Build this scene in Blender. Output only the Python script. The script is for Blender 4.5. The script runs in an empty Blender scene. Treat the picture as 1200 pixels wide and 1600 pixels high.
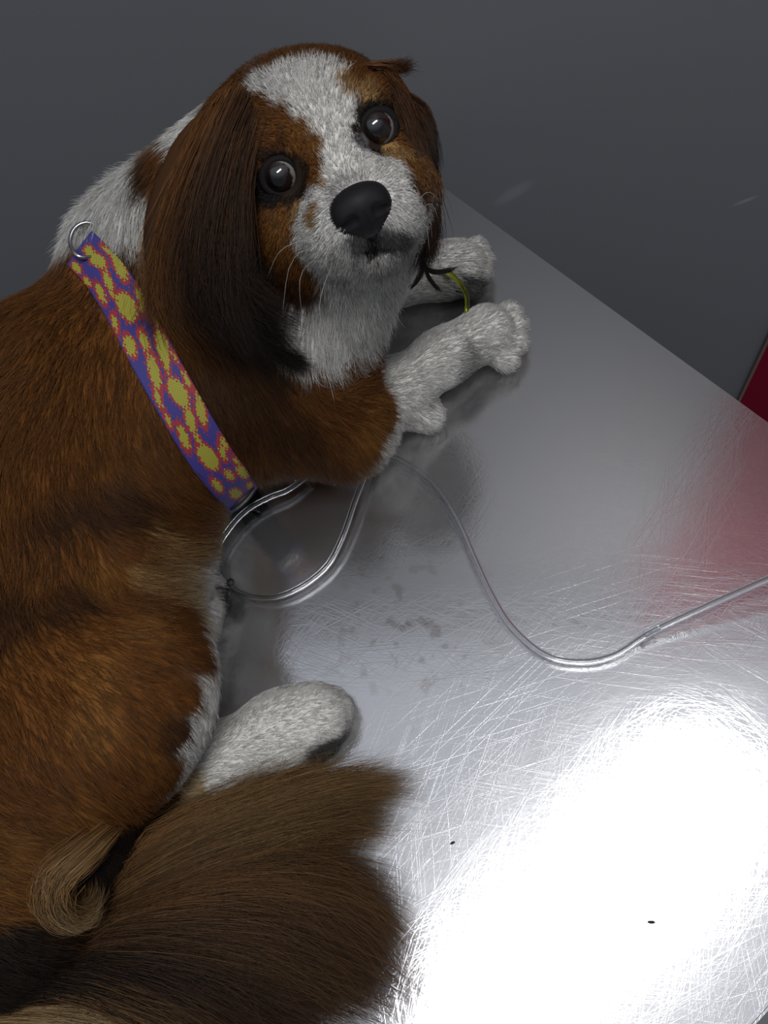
import bpy, math, random
import numpy as np
from mathutils import Matrix, Vector, kdtree

random.seed(7)
rng = np.random.default_rng(11)
SC = bpy.context.scene
COL = SC.collection

# ------------------------------------------------------------------ camera
F_PX, CAM_H = 1200.0, 0.50
CR = np.array([[0.9869139416, -0.0661704254, -0.1470453898],
               [0.0, -0.9119215052, 0.4103646773],
               [-0.1612478584, -0.4049946212, -0.8999880471]])   # camera (right, down, forward) -> world
CAMP = np.array([0.0, 0.0, CAM_H])
cam_d = bpy.data.cameras.new('camera')
cam_d.sensor_fit = 'HORIZONTAL'
cam_d.sensor_width = 36.0
cam_d.lens = 36.0
cam_d.clip_start = 0.01
cam = bpy.data.objects.new('camera', cam_d)
COL.objects.link(cam)
m = Matrix.Identity(4)
for i in range(3):
    m[i][0], m[i][1], m[i][2], m[i][3] = CR[i, 0], -CR[i, 1], -CR[i, 2], CAMP[i]
cam.matrix_world = m
SC.camera = cam

# table frame: TE runs along the wall, TN points at the wall
TE = np.array([0.643, -0.766, 0.0]); TE /= np.linalg.norm(TE)
TN = np.array([0.766, 0.643, 0.0]); TN /= np.linalg.norm(TN)
TBL_D = 0.3245                      # distance of the wall edge from the point under the camera
TBL_A, TBL_B = -0.450, 0.135        # ends of the table along TE


def tab(a, n, z=0.0):
    return TE * a + TN * n + np.array([0, 0, z])


TROT = math.atan2(TE[1], TE[0])

# ------------------------------------------------------------------ light and exposure
w = bpy.data.worlds.new('room_ambience')
SC.world = w
w.use_nodes = True
bg = w.node_tree.nodes['Background']
# pale ceiling overhead, dimmer towards the horizon
_n, _l = w.node_tree.nodes, w.node_tree.links
_tc = _n.new('ShaderNodeTexCoord')
_sx = _n.new('ShaderNodeSeparateXYZ')
_l.new(_tc.outputs['Generated'], _sx.inputs[0])
_mr = _n.new('ShaderNodeMapRange')
_mr.interpolation_type = 'SMOOTHSTEP'
_mr.inputs['From Min'].default_value, _mr.inputs['From Max'].default_value = 0.35, 0.85
_mr.inputs['To Min'].default_value, _mr.inputs['To Max'].default_value = 0.11, 0.54
_l.new(_sx.outputs['Z'], _mr.inputs['Value'])
_l.new(_mr.outputs[0], bg.inputs[1])
bg.inputs[0].default_value = (0.86, 0.91, 1.0, 1)


def area(name, a, n, z, sx, sy, power, col=(1, 1, 1)):
    l = bpy.data.lights.new(name, 'AREA')
    l.shape = 'RECTANGLE'
    l.size, l.size_y, l.energy, l.color = sx, sy, power, col
    o = bpy.data.objects.new(name, l)
    COL.objects.link(o)
    o.location = tab(a, n, z)
    o.rotation_euler = (0, 0, TROT)
    return o


area('ceiling_tube_light', 0.142, 0.07, 1.72, 0.09, 0.92, 9.0, (1.0, 0.985, 0.96))
area('ceiling_tube_light', 0.250, 0.07, 1.72, 0.09, 0.92, 9.0, (1.0, 0.985, 0.96))
SC.view_settings.view_transform = 'Standard'
SC.view_settings.look = 'None'
SC.view_settings.gamma = 1.0
SC.view_settings.use_curve_mapping = False
SC.view_settings.exposure = 0.0


# ------------------------------------------------------------------ helpers
def ray(px, py):
    d = np.array([(px - 600) / F_PX, (py - 800) / F_PX, 1.0])
    d = CR @ d
    return d / np.linalg.norm(d)


def at(px, py, z):
    d = ray(px, py)
    return CAMP + d * ((z - CAM_H) / d[2])


def ats(L):
    return np.array([at(*p) for p in L])


def link(name, me, parent=None, mats=()):
    o = bpy.data.objects.new(name, me)
    COL.objects.link(o)
    for mm in mats:
        me.materials.append(mm)
    if parent:
        o.parent = parent
    return o


def empty(name, label, cat, loc=(0, 0, 0)):
    o = bpy.data.objects.new(name, None)
    COL.objects.link(o)
    o.empty_display_size = 0.02
    o.location = loc
    bpy.context.view_layer.update()
    o['label'] = label
    o['category'] = cat
    return o


def adopt(child, parent):
    child.parent = parent
    child.matrix_parent_inverse = Matrix.Translation(parent.location).inverted()
    return child


def mesh_np(name, V, quads=None, tris=None, cols=None, smooth=True):
    V = np.asarray(V, np.float32)
    nq = 0 if quads is None else len(quads)
    nt = 0 if tris is None else len(tris)
    me = bpy.data.meshes.new(name)
    me.vertices.add(len(V))
    me.vertices.foreach_set('co', V.ravel())
    me.loops.add(nq * 4 + nt * 3)
    idx = np.concatenate([a for a in (None if nq == 0 else np.asarray(quads, np.int32).ravel(),
                                      None if nt == 0 else np.asarray(tris, np.int32).ravel()) if a is not None])
    me.loops.foreach_set('vertex_index', idx.astype(np.int32))
    me.polygons.add(nq + nt)
    st = np.concatenate([np.arange(nq) * 4, nq * 4 + np.arange(nt) * 3]).astype(np.int32)
    me.polygons.foreach_set('loop_start', st)
    me.polygons.foreach_set('use_smooth', np.full(nq + nt, smooth))
    if cols is not None:
        at_ = me.color_attributes.new('Col', 'FLOAT_COLOR', 'POINT')
        c4 = np.ones((len(V), 4), np.float32)
        c4[:, :3] = cols
        at_.data.foreach_set('color', c4.ravel())
    me.update(calc_edges=True)
    me.validate()
    return me


def catmull(P, n):
    P = np.asarray(P, float)
    k = len(P)
    E = np.vstack([2 * P[0] - P[1], P, 2 * P[-1] - P[-2]])
    t = np.linspace(0, k - 1, n)
    i = np.minimum(t.astype(int), k - 2)
    u = (t - i)[:, None]
    a, b, c, d = E[i], E[i + 1], E[i + 2], E[i + 3]
    return 0.5 * (2 * b + (c - a) * u + (2 * a - 5 * b + 4 * c - d) * u ** 2 + (3 * b - a - 3 * c + d) * u ** 3)


def nrm(a):
    return a / (np.linalg.norm(a, axis=-1, keepdims=True) + 1e-12)


def frames(P):
    T = nrm(np.gradient(P, axis=0))
    ref = np.array([0, 0, 1.0]) if abs(T[0][2]) < 0.9 else np.array([1.0, 0, 0])
    U = [nrm(np.cross(ref, T[0]))]
    for i in range(1, len(P)):
        u = U[-1] - T[i] * np.dot(U[-1], T[i])
        U.append(nrm(u))
    U = np.array(U)
    return T, U, np.cross(T, U)


def tube(P, r, sides=12, caps=True, inner=None):
    """round tube along P; inner radius makes it hollow"""
    P = np.asarray(P, float)
    n = len(P)
    r = np.broadcast_to(np.asarray(r, float), (n,))
    T, U, W = frames(P)
    a = np.arange(sides) / sides * 2 * math.pi
    ca, sa = np.cos(a)[None, :, None], np.sin(a)[None, :, None]
    ring = lambda rr: (P[:, None, :] + rr[:, None, None] * (U[:, None, :] * ca + W[:, None, :] * sa)).reshape(-1, 3)
    V = ring(r)
    i = np.arange(n - 1)[:, None] * sides
    j = np.arange(sides)[None, :]
    j2 = (j + 1) % sides
    Q = np.stack([i + j, i + j2, i + sides + j2, i + sides + j], -1).reshape(-1, 4)
    if inner is not None:
        m_ = len(V)
        V = np.vstack([V, ring(np.full(n, inner))])
        Q = np.vstack([Q, Q[:, ::-1] + m_])
        e = []
        for b, s in ((0, 1), ((n - 1) * sides, -1)):
            for k in range(sides):
                q = [b + k, m_ + b + k, m_ + b + (k + 1) % sides, b + (k + 1) % sides]
                e.append(q[::s])
        Q = np.vstack([Q, e])
        return V, Q, None
    Tq = None
    if caps:
        V = np.vstack([V, P[0], P[-1]])
        c0, c1 = n * sides, n * sides + 1
        Tq = np.array([[c0, (k + 1) % sides, k] for k in range(sides)] +
                      [[c1, (n - 1) * sides + k, (n - 1) * sides + (k + 1) % sides] for k in range(sides)])
    return V, Q, Tq


def loft(P, half_w, half_t, side, sides=20):
    """flat tapered body along P: elliptical section, wide along `side`"""
    P = np.asarray(P, float)
    n = len(P)
    T = nrm(np.gradient(P, axis=0))
    S = nrm(np.asarray(side) - T * np.sum(np.asarray(side) * T, -1, keepdims=True))
    N = np.cross(T, S)
    a = np.arange(sides) / sides * 2 * math.pi
    V = (P[:, None] + S[:, None] * (np.asarray(half_w)[:, None] * np.cos(a)[None])[..., None]
         + N[:, None] * (np.asarray(half_t)[:, None] * np.sin(a)[None])[..., None]).reshape(-1, 3)
    i = np.arange(n - 1)[:, None] * sides
    j = np.arange(sides)[None, :]
    j2 = (j + 1) % sides
    Q = np.stack([i + j, i + j2, i + sides + j2, i + sides + j], -1).reshape(-1, 4)
    V = np.vstack([V, P[0], P[-1]])
    c0, c1 = n * sides, n * sides + 1
    Tq = np.array([[c0, (k + 1) % sides, k] for k in range(sides)] +
                  [[c1, (n - 1) * sides + k, (n - 1) * sides + (k + 1) % sides] for k in range(sides)])
    return V, Q, Tq


def box(sx, sy, sz, bev=0.0, loc=(0, 0, 0)):
    import bmesh
    bm = bmesh.new()
    bmesh.ops.create_cube(bm, size=1.0)
    bmesh.ops.scale(bm, vec=(sx, sy, sz), verts=bm.verts)
    if bev:
        bmesh.ops.bevel(bm, geom=bm.edges[:], offset=bev, segments=3, affect='EDGES')
    bmesh.ops.translate(bm, vec=loc, verts=bm.verts)
    me = bpy.data.meshes.new('box')
    bm.to_mesh(me)
    bm.free()
    return me


# ------------------------------------------------------------------ implicit surfaces
class Field:
    def __init__(s, lo, hi, h):
        s.lo, s.h = np.array(lo, float), h
        s.n = np.ceil((np.array(hi) - s.lo) / h).astype(int) + 1
        s.F = np.full(s.n, 0.2, np.float32)

    def sub(s, lo, hi):
        a = np.clip(np.floor((np.array(lo) - s.lo) / s.h).astype(int), 0, s.n)
        b = np.clip(np.ceil((np.array(hi) - s.lo) / s.h).astype(int) + 1, 0, s.n)
        sl = tuple(slice(a[i], b[i]) for i in range(3))
        ax = [s.lo[i] + s.h * np.arange(a[i], b[i], dtype=np.float32) for i in range(3)]
        g = np.stack(np.meshgrid(*ax, indexing='ij'), -1).astype(np.float32)
        return sl, g

    def blend(s, fn, c, rad, k=0.02, op='add'):
        sl, g = s.sub(np.array(c) - rad - 2 * k - 0.012, np.array(c) + rad + 2 * k + 0.012)
        if g.size == 0:
            return
        d = fn(g)
        a = s.F[sl]
        if op == 'add':
            hh = np.maximum(k - np.abs(a - d), 0) / k
            s.F[sl] = np.minimum(a, d) - hh * hh * k * 0.25
        else:
            d = -d
            hh = np.maximum(k - np.abs(a - d), 0) / k
            s.F[sl] = np.maximum(a, d) + hh * hh * k * 0.25

    def ell(s, c, r, M=None, k=0.02, op='add'):
        c = np.asarray(c, float)
        r = np.asarray(r, np.float32)

        def fn(g):
            p = (g - c.astype(np.float32))
            if M is not None:
                p = p @ np.asarray(M, np.float32)
            k0 = np.linalg.norm(p / r, axis=-1)
            k1 = np.linalg.norm(p / (r * r), axis=-1) + 1e-9
            return k0 * (k0 - 1) / k1
        s.blend(fn, c, float(max(r)), k, op)

    def cap(s, a, b, ra, rb, k=0.02, op='add'):
        a, b = np.asarray(a, float), np.asarray(b, float)

        def fn(g):
            ab = (b - a).astype(np.float32)
            pa = g - a.astype(np.float32)
            t = np.clip(pa @ ab / float(ab @ ab), 0, 1)
            return np.linalg.norm(pa - t[..., None] * ab, axis=-1) - (ra + (rb - ra) * t)
        s.blend(fn, (a + b) / 2, float(np.linalg.norm(b - a) / 2 + max(ra, rb)), k, op)

    def chain(s, pts, k=0.02):
        for (p, r), (q, t) in zip(pts[:-1], pts[1:]):
            s.cap(p, q, r, t, k)

    def value(s, P):
        q = (np.asarray(P, float) - s.lo) / s.h
        q = np.clip(q, 0, s.n - 1.001)
        i = q.astype(int)
        u = q - i
        out = 0
        for dx in (0, 1):
            for dy in (0, 1):
                for dz in (0, 1):
                    wgt = (u[:, 0] if dx else 1 - u[:, 0]) * (u[:, 1] if dy else 1 - u[:, 1]) * (u[:, 2] if dz else 1 - u[:, 2])
                    out = out + wgt * s.F[i[:, 0] + dx, i[:, 1] + dy, i[:, 2] + dz]
        return out

    def grad(s, P):
        e = s.h
        g = np.stack([s.value(P + e * d) - s.value(P - e * d) for d in np.eye(3)], -1)
        return nrm(g)

    def hit(s, px):
        """first point of the surface seen along each pixel ray (falls back to the closest approach)"""
        D = np.array([ray(*p) for p in px])
        t = np.full(len(D), 0.12)
        best = np.full(len(D), 9.0)
        bt = t.copy()
        for _ in range(160):
            P = CAMP + D * t[:, None]
            v = s.value(P)
            inside = np.all((P > s.lo) & (P < s.lo + s.h * (s.n - 1)), 1)
            v = np.where(inside, v, 0.02)
            up = (v < best) & inside
            best[up] = v[up]
            bt[up] = t[up]
            t = t + np.where(v > 0.0004, np.clip(v * 0.7, 0.0004, 0.02), 0)
            t = np.minimum(t, 1.0)
        return CAMP + D * bt[:, None]

    def mesh(s):
        F = s.F
        neg = F < 0
        c = [F[dx:F.shape[0] - 1 + dx, dy:F.shape[1] - 1 + dy, dz:F.shape[2] - 1 + dz] for dx in (0, 1) for dy in (0, 1) for dz in (0, 1)]
        cnt = sum((x < 0).astype(np.int8) for x in c)
        act = (cnt > 0) & (cnt < 8)
        ids = np.full(act.shape, -1, np.int32)
        I = np.argwhere(act)
        ids[act] = np.arange(len(I))
        vals = np.stack([x[act] for x in c], -1)
        offs = np.array([(dx, dy, dz) for dx in (0, 1) for dy in (0, 1) for dz in (0, 1)], float)
        acc = np.zeros((len(I), 3))
        num = np.zeros(len(I))
        for a in range(8):
            for b in range(a + 1, 8):
                if np.abs(offs[a] - offs[b]).sum() != 1:
                    continue
                va, vb = vals[:, a], vals[:, b]
                mk = (va < 0) != (vb < 0)
                t = np.where(mk, va / np.where(mk, va - vb, 1), 0)
                p = offs[a] + t[:, None] * (offs[b] - offs[a])
                acc += p * mk[:, None]
                num += mk
        V = s.lo + s.h * (I + acc / num[:, None])
        Q = []
        for ax in range(3):
            sl0 = [slice(1, -1)] * 3
            sl1 = [slice(1, -1)] * 3
            sl0[ax] = slice(0, -1)
            sl1[ax] = slice(1, None)
            A, B = neg[tuple(sl0)], neg[tuple(sl1)]
            E = np.argwhere(A != B)
            if not len(E):
                continue
            flip = A[tuple(E.T)]
            o1, o2 = [(1, 2), (2, 0), (0, 1)][ax]
            base = E.copy()
            for k in range(3):
                if k != ax:
                    base[:, k] += 1
            def cid(d1, d2):
                q = base.copy()
                q[:, o1] -= d1
                q[:, o2] -= d2
                return ids[tuple(q.T)]
            q = np.stack([cid(1, 1), cid(0, 1), cid(0, 0), cid(1, 0)], -1)
            q[~flip] = q[~flip][:, ::-1]
            Q.append(q)
        return V, np.vstack(Q)


# ------------------------------------------------------------------ materials
def mat(name):
    mt = bpy.data.materials.new(name)
    mt.use_nodes = True
    nt = mt.node_tree
    return mt, nt, nt.nodes['Principled BSDF']


def simple(name, col, rough=0.5, metal=0.0, spec=0.5, noise=0.0, scale=40):
    mt, nt, b = mat(name)
    b.inputs['Roughness'].default_value = rough
    b.inputs['Metallic'].default_value = metal
    b.inputs['Specular IOR Level'].default_value = spec
    b.inputs['Base Color'].default_value = (*col, 1)
    if noise:
        tc = nt.nodes.new('ShaderNodeTexCoord')
        nz = nt.nodes.new('ShaderNodeTexNoise')
        nz.inputs['Scale'].default_value = scale
        nz.inputs['Detail'].default_value = 6
        rp = nt.nodes.new('ShaderNodeMix')
        rp.data_type = 'RGBA'
        rp.inputs['A'].default_value = (*[c * (1 - noise) for c in col], 1)
        rp.inputs['B'].default_value = (*[min(1, c * (1 + noise)) for c in col], 1)
        nt.links.new(tc.outputs['Object'], nz.inputs['Vector'])
        nt.links.new(nz.outputs['Fac'], rp.inputs['Factor'])
        nt.links.new(rp.outputs['Result'], b.inputs['Base Color'])
    return mt


def fur_mat(name, rough=0.55, spec=0.3, trans=0.25):
    mt, nt, b = mat(name)
    a = nt.nodes.new('ShaderNodeVertexColor')
    a.layer_name = 'Col'
    nt.links.new(a.outputs['Color'], b.inputs['Base Color'])
    b.inputs['Roughness'].default_value = rough
    b.inputs['Specular IOR Level'].default_value = spec
    if trans:
        t = nt.nodes.new('ShaderNodeBsdfTranslucent')
        nt.links.new(a.outputs['Color'], t.inputs['Color'])
        mx = nt.nodes.new('ShaderNodeMixShader')
        mx.inputs[0].default_value = trans
        nt.links.new(b.outputs[0], mx.inputs[1])
        nt.links.new(t.outputs[0], mx.inputs[2])
        nt.links.new(mx.outputs[0], nt.nodes['Material Output'].inputs['Surface'])
    return mt


M_FUR = fur_mat('dog_fur')
M_SKIN = fur_mat('dog_undercoat', 0.8, 0.1, 0)
M_NOSE = simple('wet_nose_leather', (0.006, 0.006, 0.008), 0.62, 0, 0.25, 0.4, 900)
M_PAD = simple('paw_pad_leather', (0.020, 0.017, 0.016), 0.6, 0, 0.4, 0.3, 600)
M_CLAW = simple('dark_claw_horn', (0.05, 0.035, 0.028), 0.35)
M_LID = simple('dark_eyelid', (0.008, 0.006, 0.006), 0.75, 0, 0.15)


def brushed_metal():
    mt, nt, b = mat('scratched_stainless_steel')
    N, L = nt.nodes, nt.links
    tc = N.new('ShaderNodeTexCoord')
    total = None
    for k in range(12):
        ang = k * math.pi / 12 + 0.13 * ((k * 7) % 5)
        mp = N.new('ShaderNodeMapping')
        mp.vector_type = 'POINT'
        mp.inputs['Rotation'].default_value = (0, 0, ang)
        L.new(tc.outputs['Object'], mp.inputs['Vector'])
        sc = N.new('ShaderNodeVectorMath')
        sc.operation = 'MULTIPLY'
        sc.inputs[1].default_value = (9.0 + 4 * (k % 3), 1350.0 + 200 * (k % 4), 1)
        L.new(mp.outputs['Vector'], sc.inputs[0])
        ad = N.new('ShaderNodeVectorMath')
        ad.operation = 'ADD'
        ad.inputs[1].default_value = (k * 3.7, k * 11.3, k * 1.9)
        L.new(sc.outputs[0], ad.inputs[0])
        nz = N.new('ShaderNodeTexNoise')
        nz.inputs['Scale'].default_value = 1.0
        nz.inputs['Detail'].default_value = 0.5
        L.new(ad.outputs[0], nz.inputs['Vector'])
        mr = N.new('ShaderNodeMapRange')
        mr.inputs['From Min'].default_value = 0.63
        mr.inputs['From Max'].default_value = 0.80
        L.new(nz.outputs['Fac'], mr.inputs['Value'])
        if total is None:
            total = mr.outputs[0]
        else:
            m_ = N.new('ShaderNodeMath')
            m_.operation = 'ADD'
            L.new(total, m_.inputs[0])
            L.new(mr.outputs[0], m_.inputs[1])
            total = m_.outputs[0]
    bp = N.new('ShaderNodeBump')
    bp.inputs['Strength'].default_value = 0.045
    bp.inputs['Distance'].default_value = 0.0006
    L.new(total, bp.inputs['Height'])
    # fewer, deeper scratches
    tot2 = None
    for k in range(7):
        mp = N.new('ShaderNodeMapping')
        mp.inputs['Rotation'].default_value = (0, 0, k * math.pi / 7 + .2)
        L.new(tc.outputs['Object'], mp.inputs['Vector'])
        sc = N.new('ShaderNodeVectorMath')
        sc.operation = 'MULTIPLY_ADD'
        sc.inputs[1].default_value = (11.0 + 3 * (k % 3), 950.0 + 150 * (k % 3), 1)
        sc.inputs[2].default_value = (k * 5.3, k * 17.1, k * 2.3)
        L.new(mp.outputs['Vector'], sc.inputs[0])
        nz = N.new('ShaderNodeTexNoise')
        nz.inputs['Scale'].default_value = 1.0
        nz.inputs['Detail'].default_value = 0.0
        L.new(sc.outputs[0], nz.inputs['Vector'])
        mr = N.new('ShaderNodeMapRange')
        mr.inputs['From Min'].default_value, mr.inputs['From Max'].default_value = 0.66, 0.80
        L.new(nz.outputs['Fac'], mr.inputs['Value'])
        if tot2 is None:
            tot2 = mr.outputs[0]
        else:
            m_ = N.new('ShaderNodeMath')
            m_.operation = 'ADD'
            L.new(tot2, m_.inputs[0])
            L.new(mr.outputs[0], m_.inputs[1])
            tot2 = m_.outputs[0]
    deep = N.new('ShaderNodeBump')
    deep.inputs['Strength'].default_value = 0.16
    deep.inputs['Distance'].default_value = 0.0006
    L.new(tot2, deep.inputs['Height'])
    # smeared, dusty patches
    n2 = N.new('ShaderNodeTexNoise')
    n2.inputs['Scale'].default_value = 9
    n2.inputs['Detail'].default_value = 5
    L.new(tc.outputs['Object'], n2.inputs['Vector'])
    ra = N.new('ShaderNodeMapRange')
    ra.inputs['From Min'].default_value, ra.inputs['From Max'].default_value = 0.3, 0.7
    ra.inputs['To Min'].default_value, ra.inputs['To Max'].default_value = 0.065, 0.105
    L.new(n2.outputs['Fac'], ra.inputs['Value'])
    L.new(ra.outputs[0], b.inputs['Roughness'])
    # paw smudges near the dog's belly
    sm = N.new('ShaderNodeVectorMath')
    sm.operation = 'DISTANCE'
    pc = SMUDGE
    sm.inputs[1].default_value = tuple(pc)
    L.new(tc.outputs['Object'], sm.inputs[0])
    fall = N.new('ShaderNodeMapRange')
    fall.inputs['From Min'].default_value, fall.inputs['From Max'].default_value = 0.075, 0.02
    L.new(sm.outputs['Value'], fall.inputs['Value'])
    n3 = N.new('ShaderNodeTexNoise')
    n3.inputs['Scale'].default_value = 75
    n3.inputs['Detail'].default_value = 3
    L.new(tc.outputs['Object'], n3.inputs['Vector'])
    th = N.new('ShaderNodeMapRange')
    th.inputs['From Min'].default_value, th.inputs['From Max'].default_value = 0.56, 0.66
    L.new(n3.outputs['Fac'], th.inputs['Value'])
    mu = N.new('ShaderNodeMath')
    mu.operation = 'MULTIPLY'
    L.new(fall.outputs[0], mu.inputs[0])
    L.new(th.outputs[0], mu.inputs[1])
    mc = N.new('ShaderNodeMix')
    mc.data_type = 'RGBA'
    mc.inputs['A'].default_value = (0.62, 0.62, 0.64, 1)
    mc.inputs['B'].default_value = (0.47, 0.455, 0.45, 1)
    L.new(mu.outputs[0], mc.inputs['Factor'])
    L.new(mc.outputs['Result'], b.inputs['Base Color'])
    b.inputs['Metallic'].default_value = 1.0
    L.new(bp.outputs[0], b.inputs['Normal'])
    def lobe(r, prev, wt, nb=None):
        g2 = N.new('ShaderNodeBsdfPrincipled')
        g2.inputs['Metallic'].default_value = 1.0
        g2.inputs['Roughness'].default_value = r
        L.new(mc.outputs['Result'], g2.inputs['Base Color'])
        L.new((nb or bp).outputs[0], g2.inputs['Normal'])
        mx = N.new('ShaderNodeMixShader')
        mx.inputs[0].default_value = wt
        L.new(prev.outputs[0], mx.inputs[1])
        L.new(g2.outputs[0], mx.inputs[2])
        return mx
    last = lobe(0.14, lobe(0.46, lobe(0.22, b, 0.09), 0.13), 0.055, deep)
    L.new(last.outputs[0], N['Material Output'].inputs['Surface'])
    return mt


def wall_mat():
    mt, nt, b = mat('grey_satin_wall_paint')
    N, L = nt.nodes, nt.links
    tc = N.new('ShaderNodeNewGeometry')
    nz = N.new('ShaderNodeTexNoise')
    nz.inputs['Scale'].default_value = 3.0
    nz.inputs['Detail'].default_value = 4
    L.new(tc.outputs['Position'], nz.inputs['Vector'])
    mx = N.new('ShaderNodeMix')
    mx.data_type = 'RGBA'
    mx.inputs['A'].default_value = (0.162, 0.165, 0.180, 1)
    mx.inputs['B'].default_value = (0.170, 0.178, 0.200, 1)
    L.new(nz.outputs['Fac'], mx.inputs['Factor'])
    L.new(mx.outputs['Result'], b.inputs['Base Color'])
    b.inputs['Roughness'].default_value = 0.6
    b.inputs['Specular IOR Level'].default_value = 0.3
    # two rubbed, paler scuffs
    base = mx.outputs['Result']
    for (c0, c1, wd, amt) in SCUFFS:
        c0, c1 = np.array(c0), np.array(c1)
        mid, ln = (c0 + c1) / 2, np.linalg.norm(c1 - c0) / 2
        uu = (c1 - c0) / (2 * ln)
        vv = np.array([-uu[2], 0, uu[0]])
        sb = N.new('ShaderNodeVectorMath')
        sb.operation = 'SUBTRACT'
        sb.inputs[1].default_value = tuple(mid)
        L.new(tc.outputs['Position'], sb.inputs[0])
        dd = []
        for ax in (uu / ln, vv / wd):
            dt = N.new('ShaderNodeVectorMath')
            dt.operation = 'DOT_PRODUCT'
            dt.inputs[1].default_value = tuple(ax)
            L.new(sb.outputs[0], dt.inputs[0])
            pw = N.new('ShaderNodeMath')
            pw.operation = 'MULTIPLY'
            L.new(dt.outputs['Value'], pw.inputs[0])
            L.new(dt.outputs['Value'], pw.inputs[1])
            dd.append(pw)
        sm_ = N.new('ShaderNodeMath')
        L.new(dd[0].outputs[0], sm_.inputs[0])
        L.new(dd[1].outputs[0], sm_.inputs[1])
        fm = N.new('ShaderNodeMapRange')
        fm.inputs['From Min'].default_value, fm.inputs['From Max'].default_value = 1.0, 0.0
        fm.inputs['To Max'].default_value = amt
        L.new(sm_.outputs[0], fm.inputs['Value'])
        mm = N.new('ShaderNodeMix')
        mm.data_type = 'RGBA'
        mm.inputs['B'].default_value = (.42, .44, .48, 1)
        L.new(fm.outputs[0], mm.inputs['Factor'])
        L.new(base, mm.inputs['A'])
        base = mm.outputs['Result']
    L.new(base, b.inputs['Base Color'])
    n2 = N.new('ShaderNodeTexNoise')
    n2.inputs['Scale'].default_value = 60
    L.new(tc.outputs['Position'], n2.inputs['Vector'])
    bp = N.new('ShaderNodeBump')
    bp.inputs['Strength'].default_value = 0.05
    bp.inputs['Distance'].default_value = 0.002
    L.new(n2.outputs['Fac'], bp.inputs['Height'])
    L.new(bp.outputs[0], b.inputs['Normal'])
    return mt


WALL_Y, CEIL = 0.60, 1.75
WALL_XA = 0.348
SCUFFS = [((0.0136, WALL_Y, -0.0904), (0.0576, WALL_Y, -0.0635), .0085, .20), ((0.2521, WALL_Y, -0.1294), (0.2776, WALL_Y, -0.1194), .0030, .35)]
M_WALL = wall_mat()
M_FLOOR = simple('grey_floor_tile', (0.16, 0.16, 0.17), 0.4, 0, 0.5, 0.15, 6)
M_RED = simple('dark_red_gloss_paint', (0.19, 0.001, 0.018), 0.45, 0, 0.08, 0.12, 8)
M_STEEL = simple('plain_steel', (0.5, 0.5, 0.52), 0.25, 1.0)

# ------------------------------------------------------------------ room and table
def slab(name, a0, a1, n0, n1, z0, z1, mt, parent=None, bev=0.0, kind=None):
    me = box(a1 - a0, n1 - n0, z1 - z0, bev)
    o = link(name, me, parent, [mt])
    o.location = tab((a0 + a1) / 2, (n0 + n1) / 2, (z0 + z1) / 2)
    o.rotation_euler = (0, 0, TROT)
    if kind:
        o['kind'] = kind
    return o




def plain(name, x0, x1, y0, y1, z0, z1, mt, bev=0.0):
    o = link(name, box(x1 - x0, y1 - y0, z1 - z0, bev), None, [mt])
    o.location = ((x0 + x1) / 2, (y0 + y1) / 2, (z0 + z1) / 2)
    return o


plain('floor', -2.6, 2.6, -2.2, WALL_Y, -1.0, -0.9, M_FLOOR)['kind'] = 'structure'
plain('wall_back', -2.6, 2.6, WALL_Y, WALL_Y + 0.1, -0.9, CEIL, M_WALL)['kind'] = 'structure'
COVE_R = 0.012

tbl = empty('examination_table', 'scratched stainless steel examination table with a bright lamp glare', 'table',
            tab((TBL_A + TBL_B) / 2, TBL_D - 0.6, -0.9))
bpy.context.view_layer.update()


def tpart(name, a0, a1, n0, n1, z0, z1, mt, bev=0.0):
    o = slab(name, a0, a1, n0, n1, z0, z1, mt, None, bev)
    bpy.context.view_layer.update()
    return adopt(o, tbl)


_c = at(640, 985, 0)
_mid = tab((TBL_A + TBL_B) / 2, TBL_D - 0.6, -0.015)
_d = _c - _mid
SMUDGE = (float(_d @ TE), float(_d @ TN), 0.015)
M_METAL = brushed_metal()
import bmesh


def prism(outline, z0, z1, bev=0.0):
    bm = bmesh.new()
    vs = [bm.verts.new((x, y, z0)) for x, y in outline]
    f = bm.faces.new(vs)
    bmesh.ops.recalc_face_normals(bm, faces=[f])
    ex = bmesh.ops.extrude_face_region(bm, geom=[f])
    top = [v for v in ex['geom'] if isinstance(v, bmesh.types.BMVert)]
    bmesh.ops.translate(bm, vec=(0, 0, z1 - z0), verts=top)
    if bev:
        ed = [e for e in bm.edges if abs(e.verts[0].co.z - z1) < 1e-6 and abs(e.verts[1].co.z - z1) < 1e-6]
        bmesh.ops.bevel(bm, geom=ed, offset=bev, segments=3, affect='EDGES')
    bmesh.ops.recalc_face_normals(bm, faces=bm.faces)
    me = bpy.data.meshes.new('prism')
    bm.to_mesh(me)
    bm.free()
    return me


_hw, _hn = (TBL_B - TBL_A) / 2, 0.6
_arc = [(-_hw + COVE_R * (1 - math.cos(t)), _hn - COVE_R * (1 - math.sin(t))) for t in np.linspace(0, math.pi / 2, 14)]
_top = link('tabletop', prism([(-_hw, -_hn)] + _arc + [(_hw, _hn), (_hw, -_hn)], -0.015, 0.015, 0.002), None, [M_METAL])
_top.location = _mid
_top.rotation_euler = (0, 0, TROT)
bpy.context.view_layer.update()
adopt(_top, tbl)
for a in (TBL_A + 0.09, TBL_B - 0.09):
    for n in (TBL_D - 1.11, TBL_D - 0.09):
        tpart('leg', a - 0.018, a + 0.018, n - 0.018, n + 0.018, -0.9, -0.03, M_STEEL)

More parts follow.
